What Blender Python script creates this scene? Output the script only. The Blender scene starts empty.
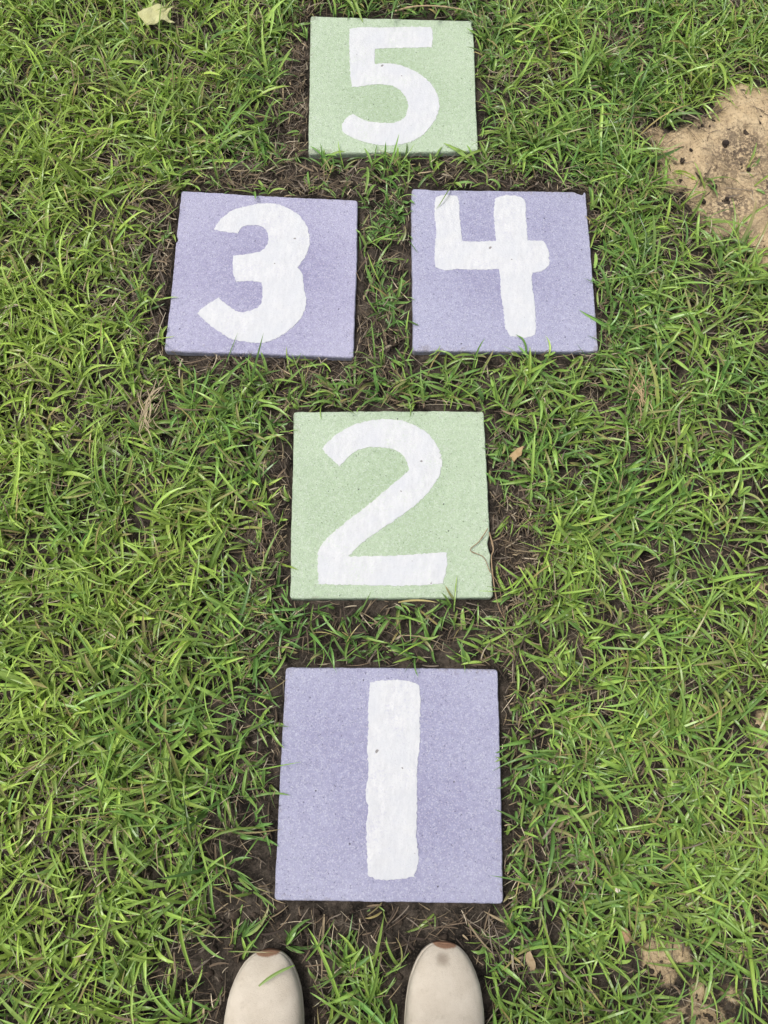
import bpy, bmesh, math
import numpy as np
from mathutils import Matrix, Vector

rad = math.radians
SC = bpy.context.scene
COL = SC.collection
RNG = np.random.default_rng(11)

# ------------------------------------------------------------------ measured layout (metres, soil level z = 0)
CAM_LOC = (0.0, 0.0, 1.1983)
CAM_AXES = [[0.99643, -0.08444, -0.0], [0.08083, 0.95383, -0.28926], [0.02442, 0.28822, 0.95725]]
STONES = {
    1: dict(at=[0.0411, -0.0341], corners=[[-0.1648, 0.1441], [0.1445, 0.167], [0.1644, -0.1458], [-0.1441, -0.1653]],
       number=[[-0.0403, 0.1317], [-0.0235, 0.1365], [-0.004, 0.1391], [0.0158, 0.1388], [0.0308, 0.1347], [0.0343, 0.1124], [0.0345, 0.0887], [0.0373, 0.0608], [0.0362, 0.0284], [0.0374, -0.0033], [0.0399, -0.0388], [0.0414, -0.0737], [0.0462, -0.1035], [0.0414, -0.1209], [0.0255, -0.1242], [0.0028, -0.1281], [-0.0205, -0.1248], [-0.0249, -0.0962], [-0.0288, -0.0618], [-0.0292, -0.0354], [-0.0328, -0.0268], [-0.0322, 0.0092], [-0.036, 0.0363], [-0.037, 0.0594], [-0.0398, 0.0968]]),
    2: dict(at=[0.0085, 0.375], corners=[[-0.1666, 0.1369], [0.1382, 0.1658], [0.1661, -0.1375], [-0.1377, -0.1651]],
       number=[[-0.1145, 0.0772], [-0.102, 0.0952], [-0.0801, 0.1151], [-0.048, 0.131], [-0.0197, 0.1367], [0.0092, 0.1363], [0.0387, 0.126], [0.0589, 0.1098], [0.0722, 0.088], [0.0759, 0.0656], [0.0702, 0.0426], [0.0533, 0.0139], [0.0251, -0.0154], [0.0034, -0.0342], [-0.0225, -0.0556], [-0.0395, -0.0714], [-0.0568, -0.0926], [-0.0242, -0.0893], [0.021, -0.084], [0.0571, -0.078], [0.0925, -0.0731], [0.093, -0.0974], [0.0894, -0.1217], [0.0604, -0.127], [0.0245, -0.131], [-0.0204, -0.134], [-0.0652, -0.1374], [-0.0975, -0.1388], [-0.101, -0.1142], [-0.1021, -0.0863], [-0.0863, -0.0612], [-0.0612, -0.0351], [-0.0314, -0.0058], [-0.0057, 0.021], [0.0248, 0.0535], [0.0215, 0.0658], [0.011, 0.08], [-0.0062, 0.0876], [-0.0276, 0.0876], [-0.0487, 0.0847], [-0.0666, 0.0729], [-0.0834, 0.0503], [-0.0988, 0.0625]]),
    3: dict(at=[-0.2354, 0.7612], corners=[[-0.1646, 0.1484], [0.1441, 0.1597], [0.1652, -0.1458], [-0.1447, -0.1622]],
       number=[[-0.097, 0.0752], [-0.0904, 0.0915], [-0.0736, 0.1136], [-0.0504, 0.1265], [-0.0168, 0.137], [0.0082, 0.1365], [0.0345, 0.1256], [0.0538, 0.1088], [0.0664, 0.0839], [0.0691, 0.064], [0.0662, 0.041], [0.0545, 0.0144], [0.0629, 0.0041], [0.069, -0.0203], [0.0758, -0.0472], [0.0755, -0.0662], [0.0681, -0.0858], [0.0473, -0.1118], [0.0166, -0.1317], [-0.0068, -0.1333], [-0.0354, -0.1308], [-0.0633, -0.117], [-0.0871, -0.1006], [-0.1013, -0.088], [-0.0929, -0.077], [-0.0706, -0.0558], [-0.0577, -0.0654], [-0.0305, -0.0791], [-0.0076, -0.0715], [0.0019, -0.0597], [0.0014, -0.0406], [-0.0021, -0.02], [-0.024, -0.0194], [-0.0452, -0.0231], [-0.0522, -0.0071], [-0.057, 0.0277], [-0.0331, 0.0323], [-0.0099, 0.042], [-0.0013, 0.06], [-0.0057, 0.0797], [-0.0158, 0.0891], [-0.0357, 0.09], [-0.0498, 0.084], [-0.0556, 0.0718], [-0.0779, 0.0725]]),
    4: dict(at=[0.1663, 0.8086], corners=[[-0.1659, 0.1455], [0.1419, 0.1702], [0.1659, -0.1434], [-0.1418, -0.1724]],
       number=[[-0.1233, 0.1311], [-0.1101, 0.1373], [-0.0849, 0.138], [-0.0812, 0.1264], [-0.0785, 0.0941], [-0.074, 0.0653], [-0.0715, 0.047], [-0.0502, 0.0479], [-0.0133, 0.0527], [-0.0165, 0.0827], [-0.0194, 0.1177], [-0.0178, 0.1405], [0.0006, 0.1478], [0.0285, 0.1464], [0.0343, 0.138], [0.0373, 0.1056], [0.0411, 0.0593], [0.0684, 0.0602], [0.0746, 0.051], [0.0793, 0.0371], [0.0779, 0.0114], [0.0674, 0.0001], [0.0503, -0.0038], [0.052, -0.0305], [0.0568, -0.0632], [0.0597, -0.1011], [0.0593, -0.1226], [0.0442, -0.1294], [0.018, -0.1292], [0.0103, -0.1165], [0.0053, -0.0846], [-0.001, -0.0467], [-0.003, -0.0191], [-0.0061, -0.0025], [-0.0475, -0.0082], [-0.0768, -0.0094], [-0.0986, -0.0143], [-0.1151, -0.0092], [-0.1178, 0.0263], [-0.1178, 0.0668], [-0.1226, 0.0956]]),
    5: dict(at=[-0.0506, 1.1807], corners=[[-0.1678, 0.1427], [0.1403, 0.1645], [0.165, -0.1348], [-0.1375, -0.1723]],
       number=[[-0.0912, 0.1183], [-0.0759, 0.1232], [-0.032, 0.1279], [0.0168, 0.1351], [0.061, 0.1393], [0.0644, 0.1321], [0.067, 0.0916], [0.0447, 0.088], [-0.0037, 0.0816], [-0.0389, 0.0759], [-0.0369, 0.0405], [-0.0082, 0.0448], [0.0189, 0.0403], [0.049, 0.0253], [0.0721, 0.0037], [0.0848, -0.0219], [0.0886, -0.0451], [0.0848, -0.069], [0.0736, -0.0933], [0.0585, -0.115], [0.0316, -0.1321], [-0.0006, -0.1399], [-0.0336, -0.1376], [-0.0649, -0.1278], [-0.0799, -0.1179], [-0.0843, -0.1068], [-0.0759, -0.0857], [-0.0672, -0.0772], [-0.0425, -0.0892], [-0.0187, -0.0913], [0.0094, -0.0884], [0.0274, -0.0749], [0.0317, -0.0569], [0.0305, -0.0394], [0.0211, -0.0226], [0.0032, -0.0078], [-0.021, -0.005], [-0.0448, -0.0087], [-0.0587, -0.0143], [-0.0737, -0.0171], [-0.078, 0.0028], [-0.0828, 0.0387], [-0.0872, 0.0751]]),
}
BARE = [[-0.229, 1.162, 0.033, 0.203, 0.97], [-0.444, 0.826, 0.048, 0.111, 0.65], [-0.397, 0.721, 0.03, 0.136, 0.75], [-0.03, 0.757, 0.041, 0.146, 0.5], [-0.042, 0.907, 0.049, 0.046, 0.6], [-0.252, 0.955, 0.214, 0.032, 0.8], [0.193, 0.998, 0.163, 0.024, 0.7], [-0.207, 0.593, 0.173, 0.027, 0.8], [-0.03, 0.652, 0.05, 0.047, 0.7], [0.18, 0.633, 0.151, 0.018, 0.35], [-0.167, 0.367, 0.028, 0.181, 0.6], [0.2, 0.334, 0.028, 0.185, 0.7], [0.04, 0.168, 0.165, 0.039, 0.45], [0.144, 0.174, 0.075, 0.042, 0.7], [-0.062, 0.134, 0.089, 0.026, 0.4], [-0.157, -0.05, 0.048, 0.121, 0.45], [-0.125, -0.139, 0.03, 0.09, 0.65], [0.217, -0.02, 0.02, 0.156, 0.5], [-0.012, -0.228, 0.231, 0.039, 0.97], [-0.174, -0.279, 0.073, 0.06, 0.9], [-0.015, -0.332, 0.145, 0.046, 0.5], [0.178, -0.235, 0.068, 0.051, 0.8], [0.232, -0.206, 0.041, 0.025, 0.6], [-0.102, -0.321, 0.079, 0.07, 0.9], [0.132, -0.304, 0.073, 0.07, 0.75], [0.214, 1.256, 0.061, 0.038, 0.65], [0.36, 1.332, 0.054, 0.039, 0.6], [0.401, 0.28, 0.059, 0.031, 0.6], [0.435, 0.913, 0.045, 0.041, 0.6], [0.27, 0.709, 0.043, 0.038, 0.4], [0.339, 0.558, 0.041, 0.032, 0.5], [0.192, 0.759, 0.0, 0.0, 0.1], [0.395, -0.266, 0.067, 0.036, 0.6], [0.488, -0.289, 0.081, 0.035, 0.7], [0.575, 0.079, 0.037, 0.043, 0.7], [0.589, 0.288, 0.044, 0.039, 0.7], [-0.49, 0.693, 0.037, 0.038, 0.6], [-0.4, 0.508, 0.029, 0.044, 0.5], [-0.327, 0.403, 0.039, 0.042, 0.4], [-0.213, 0.266, 0.038, 0.047, 0.5], [-0.399, -0.082, 0.031, 0.019, 0.6], [-0.357, -0.157, 0.027, 0.023, 0.5], [-0.2, 0.058, 0.058, 0.057, 0.35], [0.325, 0.13, 0.045, 0.029, 0.15], [0.279, 0.185, 0.038, 0.045, 0.2], [0.569, 0.737, 0.069, 0.058, 0.4], [0.368, -0.214, 0.034, 0.022, 0.5]]
TUFTS = [[-0.021, -0.274, 0.04, 0.019, 0.8], [0.054, -0.292, 0.035, 0.028, 0.85], [0.01, -0.319, 0.04, 0.023, 0.6], [-0.046, 0.849, 0.03, 0.036, 0.9], [-0.047, 0.811, 0.021, 0.028, 0.6], [-0.033, 1.014, 0.126, 0.019, 0.9], [0.047, 1.033, 0.065, 0.015, 1.0], [0.08, 0.638, 0.053, 0.013, 1.0], [0.271, 0.658, 0.067, 0.013, 0.8], [0.101, 1.043, 0.036, 0.026, 0.8], [0.271, 0.656, 0.101, 0.017, 0.7], [-0.066, 0.179, 0.075, 0.021, 0.6], [0.067, 0.21, 0.076, 0.012, 0.6], [0.208, -0.298, 0.024, 0.047, 0.6], [-0.188, -0.079, 0.028, 0.04, 0.5], [0.007, 0.605, 0.05, 0.018, 0.7]]
SAND = [[0.541, 1.049, 0.121, 0.074, 0], [0.602, 1.072, 0.144, 0.133, 0], [0.651, 1.18, 0.102, 0.106, 0], [0.637, 0.954, 0.072, 0.059, 0], [0.645, 0.961, 0.083, 0.085, 0], [0.738, 1.06, 0.13, 0.154, 0], [0.429, -0.231, 0.037, 0.032, 1], [0.491, -0.286, 0.051, 0.024, 2], [0.593, 0.083, 0.03, 0.046, 3], [0.599, 0.286, 0.04, 0.028, 4], [0.46, -0.314, 0.04, 0.016, 2]]
STRAW = [[-0.229, 1.162, 0.033, 0.184, 1.0], [-0.446, 0.836, 0.052, 0.122, 0.9], [-0.402, 0.721, 0.034, 0.136, 0.9], [-0.251, 0.951, 0.231, 0.025, 1.0], [0.193, 0.994, 0.163, 0.021, 0.8], [-0.175, 0.596, 0.182, 0.022, 1.0], [-0.169, 0.383, 0.035, 0.183, 0.8], [0.208, 0.303, 0.031, 0.191, 1.0], [0.163, 0.102, 0.015, 0.014, 0.2], [-0.49, 0.693, 0.04, 0.038, 0.9], [-0.4, 0.508, 0.032, 0.053, 0.9], [-0.399, -0.082, 0.033, 0.019, 1.0], [-0.357, -0.157, 0.03, 0.026, 0.8], [0.401, 0.288, 0.062, 0.028, 0.9], [0.356, 1.331, 0.058, 0.034, 0.8], [0.214, 1.256, 0.061, 0.033, 0.7], [-0.1, -0.286, 0.053, 0.024, 0.3], [0.178, -0.216, 0.054, 0.024, 0.8], [-0.197, 0.145, 0.03, 0.044, 0.6], [0.339, 0.558, 0.041, 0.025, 0.7], [0.284, -0.107, 0.056, 0.039, 0.4], [-0.033, 0.68, 0.034, 0.056, 0.7]]
SAND_DIRT = [[0.604, 1.101, 0.06, 0.058], [0.571, 0.989, 0.044, 0.038], [0.642, 1.028, 0.037, 0.065], [0.523, 1.154, 0.026, 0.018]]
LEAF_AT = [-0.4932, 1.2656]
LEAF_OUTLINE = [[-0.0372, -0.0003], [-0.0299, 0.0079], [-0.0204, 0.0116], [-0.0123, 0.0237], [-0.004, 0.0257], [0.0064, 0.0242], [0.0146, 0.0184], [0.0275, 0.019], [0.0201, 0.0108], [0.0186, 0.0021], [0.0229, -0.0067], [0.0362, -0.0182], [0.0242, -0.0147], [0.0122, -0.0116], [0.0018, -0.0183], [-0.0058, -0.0246], [-0.0171, -0.0258], [-0.0245, -0.0156], [-0.0331, -0.0073]]
SHOE_TIPS = [[-0.1037, -0.259], [0.1285, -0.2318]]
SHOE_REAR = [[-0.0938, -0.334], [0.1276, -0.3176]]
BROWN_LEAF = [[0.199, 0.4657]]
ORANGE_BIT = [[0.3694, -0.2054]]
WOOD_CHIP = [[0.2437, -0.2456]]
PALE_SCRAP = [[0.3564, -0.1482]]
STRAW_TOP = [[-0.0593, 1.3448], [-0.0217, 1.3513], [0.0258, 1.3541], [0.0736, 1.3519], [0.0987, 1.3448]]
RUNNER_TWO = [[0.16, 0.3422], [0.1487, 0.3223], [0.1357, 0.307], [0.1559, 0.2979], [0.1658, 0.2771], [0.1817, 0.2555], [0.1906, 0.2185], [0.2025, 0.1751]]
RUNNER_TWO_B = [[0.1632, 0.3378], [0.1704, 0.3116], [0.1682, 0.2927], [0.1797, 0.2326], [0.1956, 0.204], [0.2293, 0.1628]]
CRUMBS = [[0.5622, 1.112], [0.4824, 1.0642], [0.4995, 1.0911], [0.5412, 1.0172], [0.5203, 0.9854], [0.6015, 1.0578], [0.5617, 0.9938], [0.4387, 1.051], [0.4418, 1.0265]]
TUSSOCK = [[0.3948, 0.5907]]
KNOT_LEFT = [[-0.3859, 0.4906]]
CREAM_BITS = [[-0.3462, 0.1489], [-0.1678, 0.1552], [-0.2968, 0.4028]]
FRAME = [[-0.8131, 1.315], [0.668, 1.4777], [0.5645, -0.2995], [-0.4407, -0.374]]
SHOE_BLADE = [[-0.0653, -0.2657], [-0.0877, -0.281], [-0.1066, -0.2926]]
TOP = 0.016            # the stones stand this far out of the soil

# ------------------------------------------------------------------ camera
cam_data = bpy.data.cameras.new('camera')
cam_data.sensor_fit = 'VERTICAL'; cam_data.sensor_height = 24.0
cam_data.lens = 24.0 * 800 / 1024
cam_data.clip_start = 0.02; cam_data.clip_end = 500
cam = bpy.data.objects.new('camera', cam_data); COL.objects.link(cam)
cam.matrix_world = Matrix.Translation(CAM_LOC) @ Matrix(CAM_AXES).to_4x4()
SC.camera = cam

# ------------------------------------------------------------------ sky, soft sun, exposure
SUN_EL, SUN_AZ = 66.0, -88.0         # azimuth measured from +Y towards +X: high on the left
world = bpy.data.worlds.new('World'); SC.world = world; world.use_nodes = True
nt = world.node_tree; nt.nodes.clear()
sky = nt.nodes.new('ShaderNodeTexSky'); sky.sky_type = 'NISHITA'; sky.sun_disc = False
sky.sun_elevation = rad(SUN_EL); sky.sun_rotation = rad(SUN_AZ)
sky.air_density = 1.0; sky.dust_density = 4.0; sky.ozone_density = 1.0
hsv = nt.nodes.new('ShaderNodeHueSaturation'); hsv.inputs['Saturation'].default_value = 0.35   # thin cloud greys the blue
bg = nt.nodes.new('ShaderNodeBackground'); bg.inputs['Strength'].default_value = 0.12
wo = nt.nodes.new('ShaderNodeOutputWorld')
nt.links.new(sky.outputs[0], hsv.inputs['Color']); nt.links.new(hsv.outputs[0], bg.inputs['Color'])
nt.links.new(bg.outputs[0], wo.inputs['Surface'])
sun_data = bpy.data.lights.new('sun', 'SUN'); sun_data.energy = 1.5; sun_data.angle = rad(22)
sun_data.color = (1.0, 0.965, 0.90)
sun = bpy.data.objects.new('sun', sun_data); COL.objects.link(sun)
e, a = rad(SUN_EL), rad(SUN_AZ)
to_sun = Vector((math.sin(a)*math.cos(e), math.cos(a)*math.cos(e), math.sin(e)))
sun.rotation_euler = to_sun.to_track_quat('Z', 'Y').to_euler()
sun.location = to_sun * 30
SC.view_settings.view_transform = 'Standard'; SC.view_settings.look = 'None'
SC.view_settings.gamma = 1.0; SC.view_settings.use_curve_mapping = False
SC.view_settings.exposure = 0.46
SC.cycles.max_bounces = 8; SC.cycles.transmission_bounces = 4; SC.cycles.diffuse_bounces = 4

# ------------------------------------------------------------------ helpers
def tag(o, label=None, category=None, group=None, kind=None):
    for k, v in (('label', label), ('category', category), ('group', group), ('kind', kind)):
        if v: o[k] = v
    return o

def empty(name, loc, rz=0.0):
    o = bpy.data.objects.new(name, None); COL.objects.link(o)
    o.location = loc; o.rotation_euler = (0, 0, rz); o.empty_display_size = 0.05
    return o

def link_mesh(name, me, mat, parent=None, smooth=False):
    o = bpy.data.objects.new(name, me); COL.objects.link(o)
    if mat: me.materials.append(mat)
    if parent: o.parent = parent
    if smooth: me.polygons.foreach_set('use_smooth', np.ones(len(me.polygons), dtype=bool)); me.update()
    return o

def mesh_np(name, verts, quads, color=None, extra=None, smooth=True):
    """A mesh from numpy arrays: verts (n,3), quads (m,4); optional per-vertex colour and float attributes."""
    me = bpy.data.meshes.new(name)
    n, m, k = len(verts), len(quads), quads.shape[1]
    me.vertices.add(n); me.vertices.foreach_set('co', np.ascontiguousarray(verts, dtype=np.float32).ravel())
    me.loops.add(m*k); me.loops.foreach_set('vertex_index', np.ascontiguousarray(quads, dtype=np.int32).ravel())
    me.polygons.add(m); me.polygons.foreach_set('loop_start', np.arange(0, m*k, k, dtype=np.int32))
    me.polygons.foreach_set('use_smooth', np.full(m, smooth))
    me.update(calc_edges=True)
    if color is not None:
        at = me.color_attributes.new('tint', 'FLOAT_COLOR', 'POINT')
        at.data.foreach_set('color', np.c_[color, np.ones(n)].astype(np.float32).ravel())
    for key, val in (extra or {}).items():
        at = me.attributes.new(key, 'FLOAT', 'POINT'); at.data.foreach_set('value', np.asarray(val, dtype=np.float32))
    return me

_T = np.random.default_rng(5).random((8, 256, 256))
def vnoise(x, y, freq, ch=0):
    """Smooth value noise in 0..1."""
    u = np.asarray(x)*freq + 71.3; v = np.asarray(y)*freq + 37.7
    i, j = np.floor(u).astype(int), np.floor(v).astype(int)
    fu, fv = u-i, v-j; fu = fu*fu*(3-2*fu); fv = fv*fv*(3-2*fv)
    t = _T[ch]; g = lambda p, q: t[p & 255, q & 255]
    return (g(i, j)*(1-fu)+g(i+1, j)*fu)*(1-fv) + (g(i, j+1)*(1-fu)+g(i+1, j+1)*fu)*fv
def fbm(x, y, f, ch=0, octs=4, gain=0.5):
    s, w, t = 0.0, 1.0, 0.0
    for k in range(octs):
        s = s + w*vnoise(x, y, f*2.03**k, (ch+k) % 8); t += w; w *= gain
    return s/t
def sstep(a, b, x):
    t = np.clip((x-a)/(b-a), 0, 1); return t*t*(3-2*t)
def ellipses(x, y, rows, wob=0.35, soft=0.45):
    """1 inside the union of the ellipses, ragged and soft at the rim."""
    out = np.zeros_like(np.asarray(x, dtype=float))
    w = (fbm(x, y, 18, 3, 3)-0.5)*2*wob
    for row in rows:
        cx, cy, rx, ry = row[:4]; st = row[4] if len(row) > 4 else 1.0
        d = np.sqrt(((x-cx)/rx)**2 + ((y-cy)/ry)**2) + w
        out = np.maximum(out, st*(1-sstep(1-soft, 1+soft, d)))
    return out
def quad_dist(x, y, q):
    """Signed distance to a convex quad: negative inside."""
    d = np.full(np.shape(x), -1e9); outs = np.zeros(np.shape(x))
    q = np.array(q); area = sum(q[k][0]*q[(k+1) % 4][1]-q[(k+1) % 4][0]*q[k][1] for k in range(4))
    if area < 0: q = q[::-1]
    seg = np.full(np.shape(x), 1e9)
    for k in range(4):
        a, b = q[k], q[(k+1) % 4]; e = b-a; L = np.hypot(*e)
        d = np.maximum(d, ((x-a[0])*e[1]-(y-a[1])*e[0])/L)
        t = np.clip(((x-a[0])*e[0]+(y-a[1])*e[1])/L**2, 0, 1)
        seg = np.minimum(seg, np.hypot(x-a[0]-t*e[0], y-a[1]-t*e[1]))
    return np.where(d < 0, d, seg)
QUADS = [np.array(s['corners'])+np.array(s['at']) for s in STONES.values()]
def stone_dist(x, y):
    d = np.full(np.shape(x), 1e9)
    for q in QUADS: d = np.minimum(d, quad_dist(x, y, q))
    return d
SHOES = []
for t, r in zip(SHOE_TIPS, SHOE_REAR):
    t, r = np.array(t), np.array(r); d = (t-r)/np.hypot(*(t-r)); SHOES.append((t, d))
def shoe_dist(x, y):
    out = np.full(np.shape(x), 1e9)
    for t, d in SHOES:
        a = t-d*0.052; b = t-d*0.20
        e = b-a; s = np.clip(((x-a[0])*e[0]+(y-a[1])*e[1])/(e@e), 0, 1)
        out = np.minimum(out, np.hypot(x-a[0]-s*e[0], y-a[1]-s*e[1])-0.051)
    return out

# ------------------------------------------------------------------ node helpers
class NT:
    def __init__(self, name):
        self.m = bpy.data.materials.new(name); self.m.use_nodes = True
        self.t = self.m.node_tree; self.t.nodes.clear()
        self.out = self.n('ShaderNodeOutputMaterial')
    def n(self, kind, **kw):
        o = self.t.nodes.new(kind)
        for k, v in kw.items():
            if k in o.inputs: o.inputs[k].default_value = v
            else: setattr(o, k, v)
        return o
    def l(self, a, b): self.t.links.new(a, b)
    def noise(self, vec, scale, detail=4.0, rough=0.55):
        o = self.n('ShaderNodeTexNoise', Scale=scale, Detail=detail, Roughness=rough); self.l(vec, o.inputs['Vector']); return o.outputs[0]
    def ramp(self, fac, stops):
        o = self.n('ShaderNodeValToRGB'); cr = o.color_ramp
        while len(cr.elements) < len(stops): cr.elements.new(0.5)
        for el, (p, c) in zip(cr.elements, stops): el.position = p; el.color = (*c, 1) if isinstance(c, tuple) else (c, c, c, 1)
        self.l(fac, o.inputs[0]); return o.outputs[0]
    def mix(self, fac, a, b, mode='MIX'):
        o = self.n('ShaderNodeMix', data_type='RGBA', blend_type=mode)
        for s, v in ((o.inputs[0], fac), (o.inputs[6], a), (o.inputs[7], b)):
            if hasattr(v, 'is_output'): self.l(v, s)
            elif isinstance(v, tuple): s.default_value = (*v, 1)
            else: s.default_value = v
        return o.outputs[2]
    def math(self, op, a, b=0.0):
        o = self.n('ShaderNodeMath', operation=op)
        for s, v in ((o.inputs[0], a), (o.inputs[1], b)):
            if hasattr(v, 'is_output'): self.l(v, s)
            else: s.default_value = v
        return o.outputs[0]
    def bump(self, h, dist, strength=1.0, normal=None):
        o = self.n('ShaderNodeBump', Distance=dist, Strength=strength); self.l(h, o.inputs['Height'])
        if normal: self.l(normal, o.inputs['Normal'])
        return o.outputs[0]
    def finish(self, col, rough=0.8, normal=None, spec=0.5, **kw):
        b = self.n('ShaderNodeBsdfPrincipled'); b.inputs['Specular IOR Level'].default_value = spec
        if hasattr(col, 'is_output'): self.l(col, b.inputs['Base Color'])
        else: b.inputs['Base Color'].default_value = (*col, 1)
        if hasattr(rough, 'is_output'): self.l(rough, b.inputs['Roughness'])
        else: b.inputs['Roughness'].default_value = rough
        if normal: self.l(normal, b.inputs['Normal'])
        self.b = b; self.l(b.outputs[0], self.out.inputs[0]); return self.m
    def obj(self): return self.n('ShaderNodeTexCoord').outputs['Object']
    def attr(self, name, out='Color'): return self.n('ShaderNodeAttribute', attribute_name=name).outputs[out]

def concrete_mat(name, base, deep, offset):
    """Rough cast paver brushed with one thin pastel coat: pores, grit and patchy cover."""
    t = NT(name); co = t.obj()
    mp = t.n('ShaderNodeMapping'); mp.inputs['Location'].default_value = (offset, offset*0.7, 0); t.l(co, mp.inputs[0]); v = mp.outputs[0]
    ctr = t.n('ShaderNodeVectorMath', operation='LENGTH'); t.l(co, ctr.inputs[0])          # deep colour strongest in the middle, paler base towards the edge
    centre_tone = t.math('ADD', t.math('MULTIPLY', t.math('SUBTRACT', 0.115, ctr.outputs['Value']), 3.2), t.noise(v, 8, 4, 0.6))
    tone = t.ramp(centre_tone, [(0.25, 0.0), (0.75, 1.0)])
    col = t.mix(tone, base, deep)
    mid = t.ramp(t.noise(v, 120, 4, 0.7), [(0.35, 0.0), (0.65, 1.0)])
    col = t.mix(t.math('MULTIPLY', mid, 0.36), col, tuple(min(1, c*1.3+0.03) for c in base))
    grit = t.ramp(t.noise(v, 460, 2, 0.6), [(0.53, 0.0), (0.62, 1.0)])
    col = t.mix(t.math('MULTIPLY', grit, 0.28), col, (0.74, 0.74, 0.77))
    pit = t.ramp(t.noise(v, 330, 2, 0.65), [(0.29, 1.0), (0.37, 0.0)])
    col = t.mix(t.math('MULTIPLY', pit, 0.75), col, tuple(c*0.42 for c in deep))
    vor = t.n('ShaderNodeTexVoronoi', Scale=62.0); t.l(v, vor.inputs['Vector'])
    hole = t.ramp(vor.outputs['Distance'], [(0.045, 1.0), (0.085, 0.0)])
    sel = t.ramp(t.noise(v, 40, 1), [(0.52, 0.0), (0.56, 1.0)])
    hole = t.math('MULTIPLY', hole, sel)
    col = t.mix(t.math('MULTIPLY', hole, 0.75), col, (0.10, 0.09, 0.10))
    sx = t.n('ShaderNodeSeparateXYZ'); t.l(co, sx.inputs[0])
    rimd = t.math('MAXIMUM', t.math('ABSOLUTE', sx.outputs['X']), t.math('ABSOLUTE', sx.outputs['Y']))
    spl = t.math('ADD', t.math('MULTIPLY', t.math('SUBTRACT', rimd, 0.150), 9.0), t.noise(v, 75, 5, 0.75))
    splash = t.ramp(spl, [(0.60, 0.0), (0.72, 1.0)])
    col = t.mix(t.math('MULTIPLY', splash, 0.40), col, (0.20, 0.165, 0.13))                # soil splashed on by rain
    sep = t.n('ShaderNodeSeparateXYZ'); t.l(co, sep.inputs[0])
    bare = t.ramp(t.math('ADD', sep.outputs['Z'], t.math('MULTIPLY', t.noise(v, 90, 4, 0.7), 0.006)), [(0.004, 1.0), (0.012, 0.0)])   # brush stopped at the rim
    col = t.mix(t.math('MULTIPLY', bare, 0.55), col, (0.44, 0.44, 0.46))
    h = t.math('ADD', t.math('MULTIPLY', t.noise(v, 380, 4, 0.7), 1.0), t.math('MULTIPLY', hole, -1.2))
    nrm = t.bump(h, 0.0022, 0.9)
    return t.finish(col, 0.85, nrm, 0.25)

def number_mat(base):
    t = NT('white_number_paint'); co = t.obj()
    mp = t.n('ShaderNodeMapping'); mp.inputs['Scale'].default_value = (1, 0.35, 1); t.l(co, mp.inputs[0])
    brush = t.ramp(t.noise(mp.outputs[0], 150, 4, 0.65), [(0.3, 0.0), (0.7, 1.0)])
    col = t.mix(brush, (0.535, 0.54, 0.56), (0.645, 0.647, 0.65))
    big = t.ramp(t.noise(co, 26, 3), [(0.42, 0.0), (0.68, 1.0)])
    col = t.mix(t.math('MULTIPLY', big, 0.55), col, (0.545, 0.56, 0.595))
    pit = t.ramp(t.noise(co, 340, 2, 0.65), [(0.28, 1.0), (0.34, 0.0)])
    col = t.mix(t.math('MULTIPLY', pit, 0.4), col, (0.45, 0.44, 0.50))
    thin = t.ramp(t.math('ADD', t.noise(co, 300, 4, 0.75), t.math('MULTIPLY', t.noise(co, 30, 3), 0.5)), [(0.56, 1.0), (0.70, 0.0)])
    col = t.mix(t.math('MULTIPLY', thin, 0.42), col, tuple(c*1.15 for c in base))    # thin coat, the stone shows
    spot = t.ramp(t.noise(co, 95, 1), [(0.20, 1.0), (0.225, 0.0)])
    col = t.mix(t.math('MULTIPLY', spot, 0.7), col, (0.10, 0.08, 0.07))
    return t.finish(col, 0.62, t.bump(t.noise(co, 330, 4, 0.7), 0.0013, 0.8), 0.3)

def soil_mat():
    t = NT('soil'); g = t.n('ShaderNodeNewGeometry').outputs['Position']
    col = t.ramp(t.noise(g, 30, 5, 0.65), [(0.36, (0.015, 0.012, 0.010)), (0.50, (0.052, 0.042, 0.033)), (0.66, (0.135, 0.108, 0.085))])
    fleck = t.ramp(t.noise(g, 300, 3, 0.7), [(0.54, 0.0), (0.66, 1.0)])
    col = t.mix(t.math('MULTIPLY', fleck, 0.6), col, (0.16, 0.128, 0.098))
    dark = t.ramp(t.noise(g, 190, 3, 0.7), [(0.3, 1.0), (0.42, 0.0)])
    col = t.mix(t.math('MULTIPLY', dark, 0.6), col, (0.012, 0.009, 0.007))
    lawn = t.attr('lawn', 'Fac')
    far = t.ramp(t.noise(g, 14, 6, 0.7), [(0.3, (0.022, 0.040, 0.010)), (0.7, (0.070, 0.110, 0.028))])
    col = t.mix(lawn, col, far)
    return t.finish(col, 0.95, t.bump(t.noise(g, 160, 5, 0.75), 0.008, 1.0), 0.2)

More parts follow.
